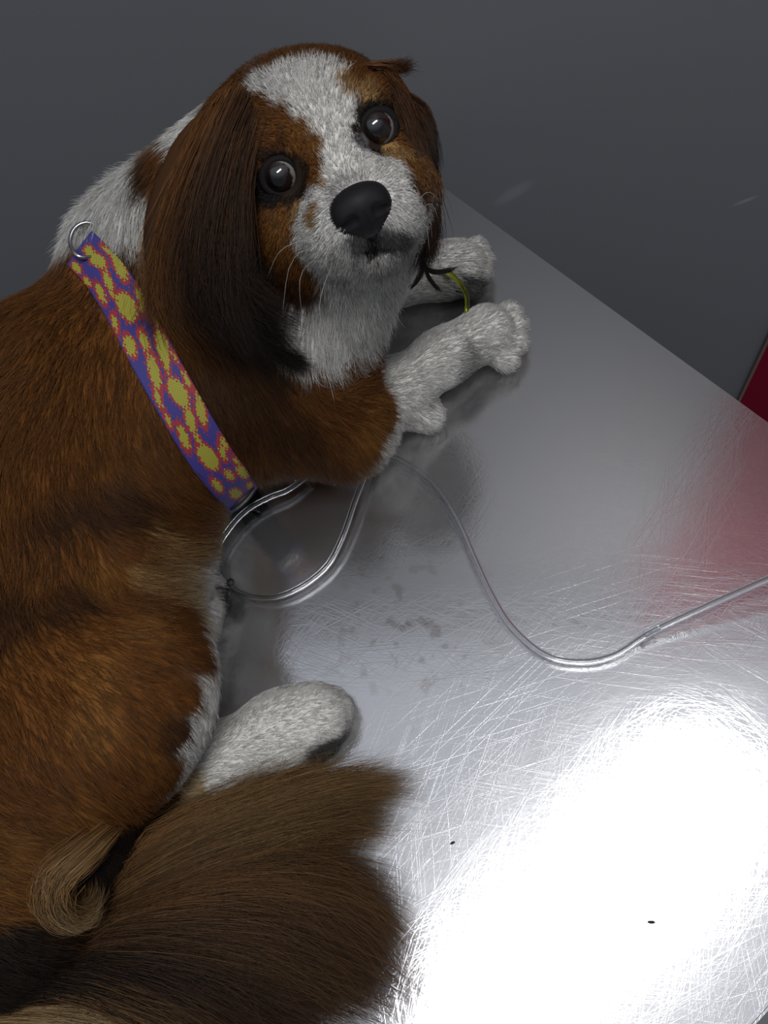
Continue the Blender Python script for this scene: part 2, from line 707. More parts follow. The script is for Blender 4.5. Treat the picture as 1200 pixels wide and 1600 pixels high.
red = empty('red_panel', 'dark red painted panel standing against the grey wall beyond the right table edge', 'panel', (WALL_XA + 0.205, WALL_Y - 0.01, -0.9))
_p = plain('board', WALL_XA + 0.004, WALL_XA + 0.41, WALL_Y - 0.005, WALL_Y - 0.001, -0.899, CEIL - 0.02, M_RED)
_e = plain('edge_strip', WALL_XA, WALL_XA + 0.0038, WALL_Y - 0.0055, WALL_Y - 0.001, -0.899, CEIL - 0.02, simple('worn_brown_edge', (.17, .11, .10), .5))
bpy.context.view_layer.update()
adopt(_p, red)
adopt(_e, red)

# ------------------------------------------------------------------ the dog's body
HM = np.array([[0.926, 0.276, -0.257], [0.373, -0.773, 0.513], [0.058, 0.571, 0.819]])
HM = np.linalg.qr(HM)[0] * np.sign(np.diag(np.linalg.qr(HM)[1]))
HP = np.array([-0.0772, 0.3429, 0.2145])


def hd(x, y, z):
    """head frame (its left, forward, up; metres from between the eyes) to world"""
    return HP + HM @ np.array([x, y, z], float)


B = Field((-0.43, -0.16, -0.012), (0.04, 0.47, 0.285), 0.0022)
# trunk
B.ell(at(155, 655, .085), (.092, .094, .088), k=.03)
B.ell(at(120, 850, .080), (.088, .095, .082), k=.04)
B.ell(at(50, 1130, .075), (.085, .095, .078), k=.04)
B.ell(at(0, 1340, .060), (.070, .070, .062), k=.04)
# shoulder, forechest, neck
B.ell(at(330, 610, .085), (.055, .060, .070), k=.04)
B.ell(at(440, 560, .080), (.055, .050, .060), k=.04)
B.cap(at(222, 418, .125), hd(-.012, -.062, .002), .050, .050, k=.03)
B.cap(at(470, 540, .085), hd(0, -.02, -.045), .050, .040, k=.03)
# right fore leg
B.chain([(at(370, 600, .10), .050), (at(540, 665, .048), .036)], k=.03)
B.chain([(at(535, 660, .045), .032), (at(620, 610, .036), .019), (at(690, 560, .032), .0175), (at(760, 520, .026), .020)], k=.015)
for dx, dy in ((798, 492), (806, 512), (806, 536), (792, 560)):
    B.cap(at(750, 525, .024), at(dx - 2, dy, .015), .012, .0098, k=.003)
B.cap(at(640, 640, .022), at(668, 650, .014), .014, .012, k=.01)
# left fore leg
B.chain([(at(540, 455, .045), .024), (at(630, 432, .028), .0175), (at(690, 424, .026), .018), (at(718, 418, .024), .020)], k=.015)
for dx, dy in ((745, 392), (752, 408), (750, 428), (735, 446)):
    B.cap(at(706, 420, .024), at(dx - 2, dy, .017), .012, .0098, k=.003)
# right thigh, shank and hind foot
TH = at(165, 1085, .098)
B.ell(TH, (.062, .070, .052), k=.018)
B.cap(at(225, 1010, .075), at(215, 1230, .035), .030, .026, k=.02)
B.chain([(at(225, 1235, .030), .026), (at(330, 1195, .025), .020), (at(440, 1140, .024), .021), (at(490, 1120, .022), .021)], k=.015)
for dx, dy in ((522, 1096), (530, 1112), (524, 1135), (508, 1158)):
    B.cap(at(480, 1125, .022), at(dx - 2, dy, .014), .0115, .0092, k=.003)
# left hind leg under the belly
B.chain([(at(230, 1150, .025), .022), (at(275, 1060, .020), .017), (at(300, 970, .020), .015), (at(322, 928, .018), .014)], k=.015)
# tail core
B.chain([(at(-40, 1460, .05), .035), (at(90, 1465, .030), .024), (at(230, 1430, .024), .018), (at(380, 1385, .018), .012), (at(480, 1350, .013), .007)], k=.02)


# head
def he(c, r, k=.015, op='add'):
    B.ell(hd(*c), r, HM, k, op)


he((-.003, -.042, .002), (.054, .052, .0445), .02)
he((.002, -.020, .012), (.036, .030, .030), .02)
he((-.029, -.008, -.034), (.027, .032, .030), .02)
he((.027, -.008, -.034), (.025, .032, .030), .02)
he((0, .006, -.008), (.017, .026, .020), .015)
he((0, .026, -.026), (.021, .027, .019), .012)
he((-.014, .026, -.036), (.020, .024, .021), .010)
he((.014, .026, -.036), (.020, .024, .021), .010)
he((0, .020, -.053), (.018, .022, .013), .008)
he((0, -.01, -.05), (.03, .03, .022), .02)
for sx in (-1, 1):
    he((sx * .029, -.006, .0145), (.016, .012, .008), .012)     # brow
    he((sx * .0275, -.004, 0), (.0135, .0125, .0125), .008)    # around the eye
    he((sx * .0275, .006, .000), (.0108, .0108, .0098), .002, 'cut')
B.cap(hd(0, .047, -.041), hd(0, .044, -.050), .0016, .0016, .003, 'cut')
B.cap(hd(0, .044, -.050), hd(-.022, .030, -.054), .0012, .0010, .003, 'cut')
B.cap(hd(0, .044, -.050), hd(.022, .030, -.054), .0012, .0010, .003, 'cut')
# lying on the table
zz = (B.lo[2] + B.h * np.arange(B.n[2], dtype=np.float32))[None, None, :]
B.F = np.maximum(B.F, 0.0015 - zz)

# ------------------------------------------------------------------ coat chart: where, colour, lie (image right/down), length
BR = (.135, .050, .0105)
BO = (.175, .072, .016)
BD = (.062, .025, .008)
DK = (.022, .014, .010)
BK = (.010, .008, .008)
TN_ = (.27, .155, .060)
CRM = (.44, .33, .19)
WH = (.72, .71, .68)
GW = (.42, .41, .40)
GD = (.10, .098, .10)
chart = [
    # crown and forehead
    (320, 195, BD, -.6, .8, 9), (345, 165, BR, -.8, .5, 9), (375, 140, BR, -.7, .1, 8), (420, 102, BR, -.5, -.8, 8), (470, 86, BR, -.1, -1, 8),
    (530, 88, BR, .3, -1, 8), (580, 100, BR, .7, -.5, 9), (612, 118, BR, .9, -.1, 9), (632, 150, BR, .8, .5, 8), (560, 120, BR, .4, -.9, 7),
    (405, 122, WH, -.6, -.6, 9), (440, 112, WH, -.2, -1, 9), (480, 104, WH, .0, -1, 9), (520, 106, WH, .2, -1, 8), (430, 140, WH, -.5, -.7, 7),
    (470, 140, WH, -.2, -1, 7), (515, 140, WH, .1, -1, 6), (540, 128, TN_, .3, -1, 6), (470, 165, WH, -.4, -.7, 6), (500, 190, WH, -.2, -.9, 5),
    (535, 165, WH, .2, -.9, 5), (525, 215, WH, 0, -1, 4), (545, 185, WH, .2, -.8, 4), (518, 240, WH, -.1, -1, 4), (545, 230, WH, .2, -.8, 4),
    # right brow and cheek (image left)
    (375, 170, BR, -.8, .4, 7), (410, 165, BR, -.7, -.1, 6), (440, 185, BR, -.6, -.2, 5), (470, 205, BO, -.5, -.4, 4), (490, 232, BO, -.4, -.5, 3.5),
    (492, 258, BR, -.3, -.3, 3.5), (420, 215, BR, -.8, 0, 5), (455, 230, BO, -.4, -.7, 3.5), (390, 215, BR, -.9, .3, 7), (360, 230, BR, -.6, .8, 9), (395, 255, BR, -.8, .4, 5),
    (420, 250, DK, -.6, -.5, 2.5), (440, 243, DK, -.2, -.9, 2.5), (462, 250, DK, .4, -.8, 2.5), (405, 275, BK, -.9, 0, 2.5), (407, 297, BK, -.8, .6, 2.5), (474, 270, DK, .6, -.2, 2.5),
    (425, 313, BK, -.4, .9, 2.5), (448, 316, DK, .1, 1, 2.5), (470, 300, DK, .6, .5, 2.5), (395, 262, BR, -.9, .2, 4), (390, 290, BD, -.8, .5, 4), (396, 315, BD, -.6, .8, 4), (488, 278, BR, .2, .2, 3), (484, 302, GW, -.1, .4, 3),
    (440, 228, BD, -.3, -.8, 3.5), (470, 238, BR, .0, -.7, 3.5), (440, 330, BO, -.2, 1, 4), (465, 325, TN_, -.2, .8, 3.5),
    (425, 338, BO, -.3, .9, 4), (395, 345, BR, -.5, .9, 6), (445, 350, BO, -.2, 1, 4), (405, 385, BO, -.4, .9, 6), (440, 395, BO, -.3, .9, 6),
    (375, 320, BD, -.5, .9, 8), (385, 430, BD, -.2, 1, 9), (430, 440, BR, -.1, 1, 8), (460, 460, BD, 0, 1, 9), (420, 490, BD, 0, 1, 11), (455, 425, BR, -.1, 1, 7),
    # muzzle
    (475, 325, WH, -.6, .6, 4), (495, 300, WH, -.5, -.1, 3.5), (510, 275, WH, -.4, -.4, 3), (535, 260, WH, -.1, -.8, 3), (575, 255, WH, .3, -.7, 3),
    (605, 265, WH, .7, -.3, 3), (470, 355, WH, -.7, .7, 5), (482, 385, WH, -.5, .9, 5), (505, 330, WH, -.7, .5, 3.5), (515, 360, WH, -.6, .8, 4), (500, 415, WH, -.4, 1, 7),
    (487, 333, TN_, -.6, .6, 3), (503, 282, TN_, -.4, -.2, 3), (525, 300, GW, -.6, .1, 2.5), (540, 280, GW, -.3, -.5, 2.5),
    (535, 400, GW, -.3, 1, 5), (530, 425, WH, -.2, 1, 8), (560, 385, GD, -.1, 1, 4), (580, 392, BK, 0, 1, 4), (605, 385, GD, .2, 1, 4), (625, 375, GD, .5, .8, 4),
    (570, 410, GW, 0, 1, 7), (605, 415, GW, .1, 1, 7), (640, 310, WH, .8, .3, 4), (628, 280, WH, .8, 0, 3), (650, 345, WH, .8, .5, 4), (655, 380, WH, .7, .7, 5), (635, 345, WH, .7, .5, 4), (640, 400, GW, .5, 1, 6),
    # left eye surroundings (image right)
    (553, 198, DK, -.6, -.1, 2.2), (560, 176, DK, -.4, -.7, 2.2), (582, 163, BK, .1, -1, 2.5), (605, 174, BK, .7, -.6, 2.5), (615, 196, BK, .9, .1, 2.5), (608, 220, DK, .6, .7, 2.5),
    (587, 231, DK, 0, 1, 2.2), (564, 220, GD, -.6, .6, 2.2), (542, 200, WH, -.5, -.3, 3), (548, 172, WH, -.3, -.7, 3.5), (555, 233, WH, -.4, .4, 3), (588, 245, WH, .1, .8, 2.6), (612, 236, TN_, .6, .7, 3), (578, 148, TN_, .1, -1, 4), (628, 205, BR, .9, .2, 5),
(570, 140, TN_, .3, -1, 4), (600, 140, BR, .6, -.7, 6), (625, 175, BR, .9, .1, 6), (632, 215, BR, .8, .5, 6),
    (625, 240, TN_, .6, .8, 4), (640, 258, BO, .6, .8, 5), (650, 290, BD, .5, .9, 6), (618, 255, WH, .7, .2, 3),
    # neck
    (280, 212, WH, -.6, .6, 14), (165, 275, WH, -.5, .9, 20), (145, 325, WH, -.3, 1, 20), (190, 290, WH, -.3, 1, 20), (200, 340, WH, 0, 1, 22), (220, 370, WH, .1, 1, 18),
    (160, 350, WH, -.2, 1, 16), (250, 245, BR, -.4, .9, 14), (225, 270, BD, -.5, .8, 14), (260, 290, BR, -.2, 1, 14), (255, 340, BD, -.1, 1, 14), (290, 270, BD, -.3, .9, 12),
    (205, 415, BD, -.1, 1, 14), (240, 440, BD, .2, 1, 14), (300, 500, BR, .4, .9, 20),
    # back, ribs, flank
    (100, 440, BR, -.6, .7, 16), (40, 480, BR, -.7, .6, 18), (100, 540, BR, -.4, .9, 18), (20, 570, BR, -.6, .8, 20), (200, 560, BR, -.1, 1, 16), (180, 640, BR, 0, 1, 18), (60, 660, BR, -.3, 1, 20),
    (260, 660, BR, .3, .9, 16), (130, 730, BR, .1, 1, 20), (260, 745, BR, .6, .8, 20), (320, 770, BR, .9, .5, 18), (40, 760, BR, .0, 1, 20), (90, 810, BD, .5, .7, 20), (190, 800, BD, .9, .3, 20), (150, 790, BD, .6, .6, 20),
    (290, 820, BR, 1, .3, 20), (335, 815, BO, 1, .2, 16), (120, 850, BR, .1, 1, 20), (60, 890, BR, 0, 1, 20), (200, 855, BR, .8, .4, 22), (170, 900, BO, .3, .9, 18), (250, 870, TN_, 1, .1, 24), (300, 860, TN_, 1, -.1, 24), (340, 855, CRM, 1, -.1, 20),
    (230, 905, TN_, 1, .1, 22), (290, 905, CRM, 1, .1, 22), (325, 905, WH, 1, .2, 18), (330, 940, WH, .8, .5, 14), (300, 935, CRM, 1, .4, 18),
    (100, 945, BD, .7, .5, 18), (200, 940, BR, .9, .3, 18), (20, 960, BD, .3, .9, 18),
    # thigh
    (60, 1020, BR, .7, .7, 12), (140, 990, BR, .9, .4, 12), (220, 975, BO, 1, .25, 12), (290, 975, BR, 1, .3, 12), (318, 1030, BR, .9, .6, 12), (230, 1040, BR, .95, .4, 11), (150, 1060, BO, .85, .6, 11), (80, 1090, BR, .7, .8, 12),
    (300, 1090, BR, .8, .7, 12), (230, 1110, BR, .8, .7, 11), (150, 1140, BO, .7, .8, 12), (60, 1170, BR, .5, .9, 13), (285, 1150, BD, .5, .9, 12), (220, 1190, BR, .6, .8, 13), (130, 1220, BR, .8, .6, 14), (40, 1260, BR, .9, .3, 16),
    (270, 1210, BR, .3, 1, 12), (200, 1260, BR, .8, .4, 16), (110, 1290, BO, .9, .3, 18), (20, 1330, BO, .9, .1, 18), (30, 1400, BO, .9, .1, 18), (265, 1245, BR, .6, .8, 14),
    (-60, 700, BR, -.3, 1, 20), (-60, 1000, BR, .3, 1, 18), (-60, 1300, BR, .8, .4, 20),
    # belly and left hind
    (335, 1020, WH, .2, 1, 10), (325, 1080, WH, .0, 1, 10), (312, 1130, WH, .1, 1, 10), (300, 1160, WH, .5, .6, 10), (340, 975, WH, .3, 1, 10), (345, 905, WH, .8, .1, 9), (350, 928, DK, .8, .3, 7), (338, 948, WH, .8, .4, 8), (350, 880, WH, .8, -.2, 8),
    # hind foot
    (300, 1195, WH, 1, -.3, 6), (340, 1170, WH, 1, -.4, 5), (400, 1130, WH, 1, -.4, 4), (450, 1105, WH, 1, -.2, 4), (500, 1090, WH, 1, -.1, 4), (525, 1095, WH, 1, .1, 4), (480, 1140, WH, 1, -.3, 4), (420, 1175, WH, 1, -.3, 5), (510, 1140, WH, 1, -.1, 4),
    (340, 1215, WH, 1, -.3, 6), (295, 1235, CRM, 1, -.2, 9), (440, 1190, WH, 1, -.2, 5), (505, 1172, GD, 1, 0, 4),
    # shoulder and elbow
    (350, 560, BD, .4, .9, 22), (420, 585, BD, .5, .8, 22), (480, 600, BR, .6, .5, 20), (540, 595, BR, .5, -.7, 16), (580, 600, BR, .7, -.5, 14), (595, 640, BO, .8, .3, 14), (610, 655, BO, .8, .4, 10), (570, 690, BO, .6, .7, 16), (520, 660, BR, .7, .5, 20), (470, 680, BD, .5, .8, 24),
    (400, 660, BD, .4, .9, 24), (430, 730, BR, .5, .8, 24), (500, 725, BR, .5, .8, 24), (380, 720, BR, .3, 1, 20), (545, 640, BR, .8, .3, 18), (350, 650, BD, .4, .9, 20),
    # fore legs
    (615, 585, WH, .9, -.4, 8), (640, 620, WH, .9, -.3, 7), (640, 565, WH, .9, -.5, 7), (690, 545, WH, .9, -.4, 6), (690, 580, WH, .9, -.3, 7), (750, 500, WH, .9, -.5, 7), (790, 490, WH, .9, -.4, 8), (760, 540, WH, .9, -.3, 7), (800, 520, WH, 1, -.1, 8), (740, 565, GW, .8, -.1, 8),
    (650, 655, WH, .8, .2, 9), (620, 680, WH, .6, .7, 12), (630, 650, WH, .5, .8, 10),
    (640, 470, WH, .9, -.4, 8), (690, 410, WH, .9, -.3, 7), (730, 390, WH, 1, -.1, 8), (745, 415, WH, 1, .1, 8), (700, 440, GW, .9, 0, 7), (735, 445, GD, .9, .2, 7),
    # bib
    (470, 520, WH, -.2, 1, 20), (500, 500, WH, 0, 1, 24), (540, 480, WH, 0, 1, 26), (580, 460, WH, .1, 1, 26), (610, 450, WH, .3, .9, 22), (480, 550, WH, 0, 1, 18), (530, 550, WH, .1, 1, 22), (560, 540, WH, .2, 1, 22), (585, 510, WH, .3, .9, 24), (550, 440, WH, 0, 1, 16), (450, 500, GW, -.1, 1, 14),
    (150, 1345, BK, .3, 1, 10), (170, 1330, DK, .5, .9, 12), (125, 1372, DK, .2, 1, 8),
    # tail root
    (20, 1480, DK, .9, .1, 22), (120, 1440, BD, .9, -.2, 24), (200, 1420, BD, .9, -.2, 26), (300, 1400, BD, .9, -.2, 26), (120, 1480, DK, .9, 0, 24), (220, 1460, DK, .9, .1, 24),
]
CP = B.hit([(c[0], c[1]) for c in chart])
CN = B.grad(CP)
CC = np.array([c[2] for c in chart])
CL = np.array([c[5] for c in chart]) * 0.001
imgdir = np.array([CR @ np.array([c[3], c[4], 0.0]) for c in chart])
# lie of the hair in the surface's tangent plane that runs that way
view = nrm(CP - CAMP)
fl = imgdir - view * (np.sum(imgdir * CN, -1) / np.minimum(np.sum(view * CN, -1), -0.25))[:, None]
CF = nrm(fl - CN * np.sum(fl * CN, -1, keepdims=True))


def chart_at(P, want_flow=True):
    C = np.zeros((len(P), 3))
    Fw = np.zeros((len(P), 3))
    Ln = np.zeros(len(P))
    for s in range(0, len(P), 20000):
        d2 = ((P[s:s + 20000, None, :] - CP[None]) ** 2).sum(-1) + 1e-7
        wc = d2 ** -5.0
        wc /= wc.sum(1, keepdims=True)
        C[s:s + 20000] = wc @ CC
        if want_flow:
            wf = d2 ** -1.8
            wf /= wf.sum(1, keepdims=True)
            Fw[s:s + 20000] = wf @ CF
            Ln[s:s + 20000] = wf @ CL
    return C, Fw, Ln


BV, BQ = B.mesh()
bodyC, _, _ = chart_at(BV, False)
DOG_LOC = tuple(at(150, 900, 0.0))
dog = empty('dog', 'small brown and white long-haired dog lying on the steel table, looking up', 'dog', DOG_LOC)
body = adopt(link('body', mesh_np('body', BV, BQ, cols=bodyC * 0.9), None, [M_SKIN]), dog)


# ------------------------------------------------------------------ fur strands
def strands(name, P, R, C0, C1, sides=3):
    """P (n,k,3) hair paths, R (n,) root radius, colours at root and tip -> mesh of tapered round hairs"""
    n, k, _ = P.shape
    T = nrm(np.gradient(P, axis=1))
    rnd = nrm(rng.normal(size=(n, 1, 3)))
    U = nrm(np.cross(T, rnd + 0 * T))
    W = np.cross(T, U)
    prof = np.linspace(1, 0.35, k - 1)
    a = np.arange(sides) / sides * 2 * math.pi
    ring = P[:, :k - 1, None, :] + (R[:, None] * prof[None])[..., None, None] * (
        U[:, :k - 1, None, :] * np.cos(a)[None, None, :, None] + W[:, :k - 1, None, :] * np.sin(a)[None, None, :, None])
    V = np.concatenate([ring.reshape(n, -1, 3), P[:, k - 1:k]], 1)
    per = (k - 1) * sides + 1
    t = np.concatenate([np.repeat(np.linspace(0, 1, k)[:k - 1], sides), [1.0]])
    cols = C0[:, None, :] * (1 - t)[None, :, None] + C1[:, None, :] * t[None, :, None]
    q = []
    for s in range(k - 2):
        for j in range(sides):
            q.append([s * sides + j, s * sides + (j + 1) % sides, (s + 1) * sides + (j + 1) % sides, (s + 1) * sides + j])
    tr = [[(k - 2) * sides + j, (k - 2) * sides + (j + 1) % sides, per - 1] for j in range(sides)]
    base = (np.arange(n) * per)[:, None, None]
    Q = (np.array(q)[None] + base).reshape(-1, 4) if q else None
    Tt = (np.array(tr)[None] + base).reshape(-1, 3)
    me = bpy.data.meshes.new(name)
    return mesh_np(name, V.reshape(-1, 3), Q, Tt, cols.reshape(-1, 3))


def to_root(o, mt):
    o.data.materials.append(mt)
    return adopt(o, dog)


def clump(P, size, amt, power=1.5):
    """pull hair tips together in locks"""
    n, k, _ = P.shape
    roots = P[:, 0]
    m_ = max(8, int(n / size))
    ci = rng.choice(n, m_, replace=False)
    kd = kdtree.KDTree(m_)
    for i, c in enumerate(ci):
        kd.insert(roots[c], i)
    kd.balance()
    near = np.array([kd.find(r)[1] for r in roots])
    ctr = P[ci[near]]
    tt = (np.linspace(0, 1, k) ** power)[None, :, None] * amt
    off = ctr - ctr[:, :1] + ctr[:, :1] * 0
    target = ctr
    return P * (1 - tt) + target * tt, near


# strap centre line on the body
strap_px = [(128, 400), (150, 398), (170, 430), (196, 478), (222, 528), (250, 580), (278, 630), (304, 676), (330, 718), (352, 750), (372, 775)]
strap_px = [(132, 392), (165, 428), (195, 478), (225, 530), (254, 582), (283, 633), (310, 680), (336, 722), (358, 752), (374, 776)]
SP = B.hit(strap_px)
SPd = catmull(SP, 60)


def dist_to(P, L):
    out = np.full(len(P), 9.0)
    for q in L:
        out = np.minimum(out, ((P - q) ** 2).sum(-1))
    return np.sqrt(out)


def sample_body(n):
    q = BQ
    a, b, c, d = BV[q[:, 0]], BV[q[:, 1]], BV[q[:, 2]], BV[q[:, 3]]
    ar = np.linalg.norm(np.cross(c - a, d - b), axis=1) / 2
    cen = (a + b + c + d) / 4
    Nf = nrm(np.cross(c - a, d - b))
    face = np.sum(Nf * nrm(CAMP - cen), -1)
    lx = cen - HP
    head = np.exp(-((np.linalg.norm(cen - hd(0, -.005, -.01), axis=1) / .068) ** 6))
    wgt = ar * np.where(face > -0.25, 1.0, 0.25) * (1 + 2.6 * head)
    wgt *= (cen[:, 2] > 0.004)
    cl_ = chart_at(cen)[2]
    wgt *= 1 + 1.3 * (1 - head) * np.clip((.010 - cl_) / .004, 0, 1)
    f = rng.choice(len(q), n, p=wgt / wgt.sum())
    u, v = rng.random(n)[:, None], rng.random(n)[:, None]
    P = (a[f] * (1 - u) + b[f] * u) * (1 - v) + (d[f] * (1 - u) + c[f] * u) * v
    return P


EYES = [(-.0275, 0), (.0275, 0)]
NOSE_C = hd(0.001, .0455, -.026)


def coat(n):
    P = sample_body(n)
    N = B.grad(P)
    J = P + rng.normal(size=P.shape) * 0.0016
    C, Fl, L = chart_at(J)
    keep = np.ones(n, bool)
    for e in EYES:
        q_ = (P - HP) @ HM
        keep &= (((q_[:, 0] - e[0]) / .0100) ** 2 + ((q_[:, 2] - e[1]) / .0092) ** 2 > 1) | (q_[:, 1] < -.012)
    keep &= np.linalg.norm((P - NOSE_C) @ HM / np.array([.0145, .0125, .0120]), axis=1) > 1.0
    P, N, C, Fl, L = P[keep], N[keep], C[keep], Fl[keep], L[keep]
    ds = dist_to(P, SPd)
    L = L * np.where(ds < .013, .25, 1.0)
    L *= rng.uniform(.7, 1.15, len(P))
    Fl = Fl + rng.normal(size=Fl.shape) * 0.16
    T = nrm(Fl - N * np.sum(Fl * N, -1, keepdims=True))
    long = np.clip((L - .004) / .012, 0, 1)
    lift = 0.36 - 0.08 * long + rng.normal(size=len(P)) * 0.08
    lift = np.where(ds < .015, .1, lift)
    k = 4
    t = np.linspace(0, 1, k)
    bend = rng.normal(size=P.shape) * 0.10
    path = P[:, None] + L[:, None, None] * (T[:, None] * t[None, :, None] + N[:, None] * (lift[:, None] * (t - .45 * t * t)[None])[..., None]
                                           + bend[:, None] * (t ** 2)[None, :, None])
    path, near = clump(path, 9, .45)
    # follow the body: never dive under its surface, never through the table
    flat = path[:, 1:].reshape(-1, 3)
    v = B.value(flat)
    g = B.grad(flat)
    push = np.clip(.0012 - v, 0, .02)
    flat = flat + g * push[:, None]
    flat[:, 2] = np.maximum(flat[:, 2], .0012)
    path[:, 1:] = flat.reshape(len(P), k - 1, 3)
    lock = rng.normal(size=near.max() + 1)[near]
    shade = np.clip(1 + .13 * lock + .16 * rng.normal(size=len(P)), .5, 1.6)[:, None]
    C0 = C * shade * .80
    C1 = np.clip(C * shade * 1.18, 0, .85)
    R = np.where(L < .006, .00015, .00019) * rng.uniform(.8, 1.2, len(P))
    return path, R, C0, C1


path, R, C0, C1 = coat(140000)
to_root(link('coat', strands('coat', path, R, C0, C1)), M_FUR)


def lock_hair(guides, n, thick, rad, c_root, c_tip, k=8, t0=(0, .55), t1=(.82, 1.0), wav=.0, spread=None, cvar=.22, clump_n=14, clump_a=.5, floor=.0012, keep_out=True, across=None):
    """long hair combed along neighbouring guide lines"""
    G = np.array([catmull(g, 24) for g in guides])
    m_ = len(G)
    s = rng.random(n) * (m_ - 1)
    i = np.minimum(s.astype(int), m_ - 2)
    u = (s - i)[:, None, None]
    full = G[i] * (1 - u) + G[i + 1] * u
    a = rng.uniform(*t0, n)
    b = rng.uniform(*t1, n)
    tt = a[:, None] + (b - a)[:, None] * np.linspace(0, 1, k)[None]
    x = tt * 23
    j = np.minimum(x.astype(int), 22)
    fr = (x - j)[..., None]
    rows = np.arange(n)[:, None]
    P = full[rows, j] * (1 - fr) + full[rows, j + 1] * fr
    off = rng.normal(size=(n, 1, 3)) * thick
    grow = np.linspace(.6, 1.0, k)[None, :, None] if spread is None else np.linspace(spread[0], spread[1], k)[None, :, None]
    P = P + off * grow
    drift = rng.normal(size=(n, 1, 3)) * wav
    P = P + drift * (np.linspace(0, 1, k) ** 2)[None, :, None]
    P, near = clump(P, clump_n, clump_a, 1.3)
    if keep_out:
        fl_ = P.reshape(-1, 3)
        v = B.value(fl_)
        ins = np.all((fl_ > B.lo) & (fl_ < B.lo + B.h * (B.n - 1)), 1)
        g = B.grad(fl_)
        fl_ = fl_ + g * (np.clip(.001 - v, 0, .03) * ins)[:, None]
        P = fl_.reshape(P.shape)
    P[..., 2] = np.maximum(P[..., 2], floor)
    c0 = np.array([np.interp(s / (m_ - 1), np.linspace(0, 1, len(c_root)), [c[q] for c in c_root]) for q in range(3)]).T
    c1 = np.array([np.interp(s / (m_ - 1), np.linspace(0, 1, len(c_tip)), [c[q] for c in c_tip]) for q in range(3)]).T
    lk = rng.normal(size=near.max() + 1)[near]
    sh = np.clip(1 + cvar * .7 * lk + cvar * .6 * rng.normal(size=n), .4, 1.8)[:, None]
    return P, rad * rng.uniform(.75, 1.2, n), c0 * sh, np.clip(c1 * sh, 0, .85)


def merge(parts):
    return tuple(np.concatenate([p[i] for p in parts]) for i in range(4))


# ------------------------------------------------------------------ ears
def ear_part(core, hw, ht, side_px, col, groups, label):
    P = catmull(core, 24)
    n = len(P)
    x = np.linspace(0, 1, n)
    HW = np.interp(x, np.linspace(0, 1, len(hw)), hw)
    HT = np.interp(x, np.linspace(0, 1, len(ht)), ht)
    side = np.tile(CR @ np.array([*side_px, 0.0]), (n, 1))
    V, Q, T = loft(P, HW, HT, side)
    c = np.array(col[0]) * (1 - x[:, None]) + np.array(col[1]) * x[:, None]
    cols = np.vstack([np.repeat(c, 20, 0), c[:1], c[-1:]])
    e = adopt(link('ear', mesh_np('ear', V, Q, T, cols), None, [M_SKIN]), dog)
    e['label'] = label
    h = link('ear_feathering', strands('ear_feathering', *merge(groups)))
    h.data.materials.append(M_FUR)
    h.parent = e
    return e


RE = [
    ats([(352, 150, .232), (300, 225, .212), (258, 330, .188), (240, 430, .165), (268, 530, .148), (350, 606, .135)]),
    ats([(365, 146, .236), (312, 235, .220), (268, 345, .200), (258, 440, .180), (296, 525, .160), (385, 606, .138)]),
    ats([(378, 146, .238), (335, 240, .226), (298, 350, .208), (290, 440, .188), (330, 520, .166), (440, 590, .140)]),
    ats([(390, 152, .238), (352, 245, .230), (326, 350, .215), (325, 440, .196), (365, 515, .172), (470, 580, .144)]),
    ats([(404, 168, .238), (372, 255, .230), (356, 350, .215), (356, 440, .196), (390, 505, .175), (470, 570, .150)]),
    ats([(402, 200, .232), (380, 280, .222), (380, 360, .208), (380, 440, .192), (400, 490, .178), (455, 555, .155)]),
]
g1 = lock_hair(RE, 10500, .0040, .00019, [BO, BO, BR, BD, BD, BD], [TN_, BR, BD, BK, BK, BK], t0=(0, .6), t1=(.55, 1), wav=.014, clump_n=55, clump_a=.75, cvar=.34)
g2 = lock_hair([r + np.array([0, 0, .004]) for r in RE[1:4]], 2200, .003, .00020, [BR, BR, BD], [BD, BD, DK], t0=(0, .2), t1=(.45, .8), wav=.004)
g3 = lock_hair([ats([(370, 480, .165), (410, 530, .150), (450, 565, .140), (492, 578, .135)]), ats([(385, 520, .155), (420, 545, .145), (455, 560, .140), (485, 560, .135)])], 500, .002, .00018, [BK], [DK], t0=(0, .3), wav=.004)
ear_part(ats([(372, 165, .222), (325, 250, .208), (300, 360, .190), (305, 450, .170), (350, 530, .150)]), [.010, .022, .028, .026, .008], [.004, .006, .006, .005, .003], (1, .25), (BD, BK),
         [g1, g2, g3], 'long dark-feathered right ear hanging beside the harness strap')
LE = [
    ats([(598, 106, .236), (628, 140, .226), (645, 200, .210), (656, 290, .192), (660, 380, .172), (661, 425, .160)]),
    ats([(608, 125, .232), (638, 170, .220), (655, 240, .204), (670, 320, .187), (668, 390, .169), (658, 430, .158)]),
    ats([(618, 150, .228), (640, 210, .214), (652, 280, .198), (676, 330, .184), (672, 395, .167), (655, 432, .158)]),
]
h1 = lock_hair(LE, 2600, .0020, .00019, [BR, BD, BD], [BK, DK, (.028, .010, .008)], t0=(0, .5), t1=(.55, 1), wav=.005)
h2 = lock_hair([ats([(636, 142, .226), (668, 168, .216), (682, 215, .206), (680, 268, .196)]), ats([(640, 160, .222), (664, 195, .211), (675, 245, .200), (677, 290, .190)]), ats([(642, 180, .218), (658, 225, .207), (668, 275, .196), (675, 320, .186)])], 420, .0010, .00017, [BD], [BK], t0=(0, .3), wav=.003)
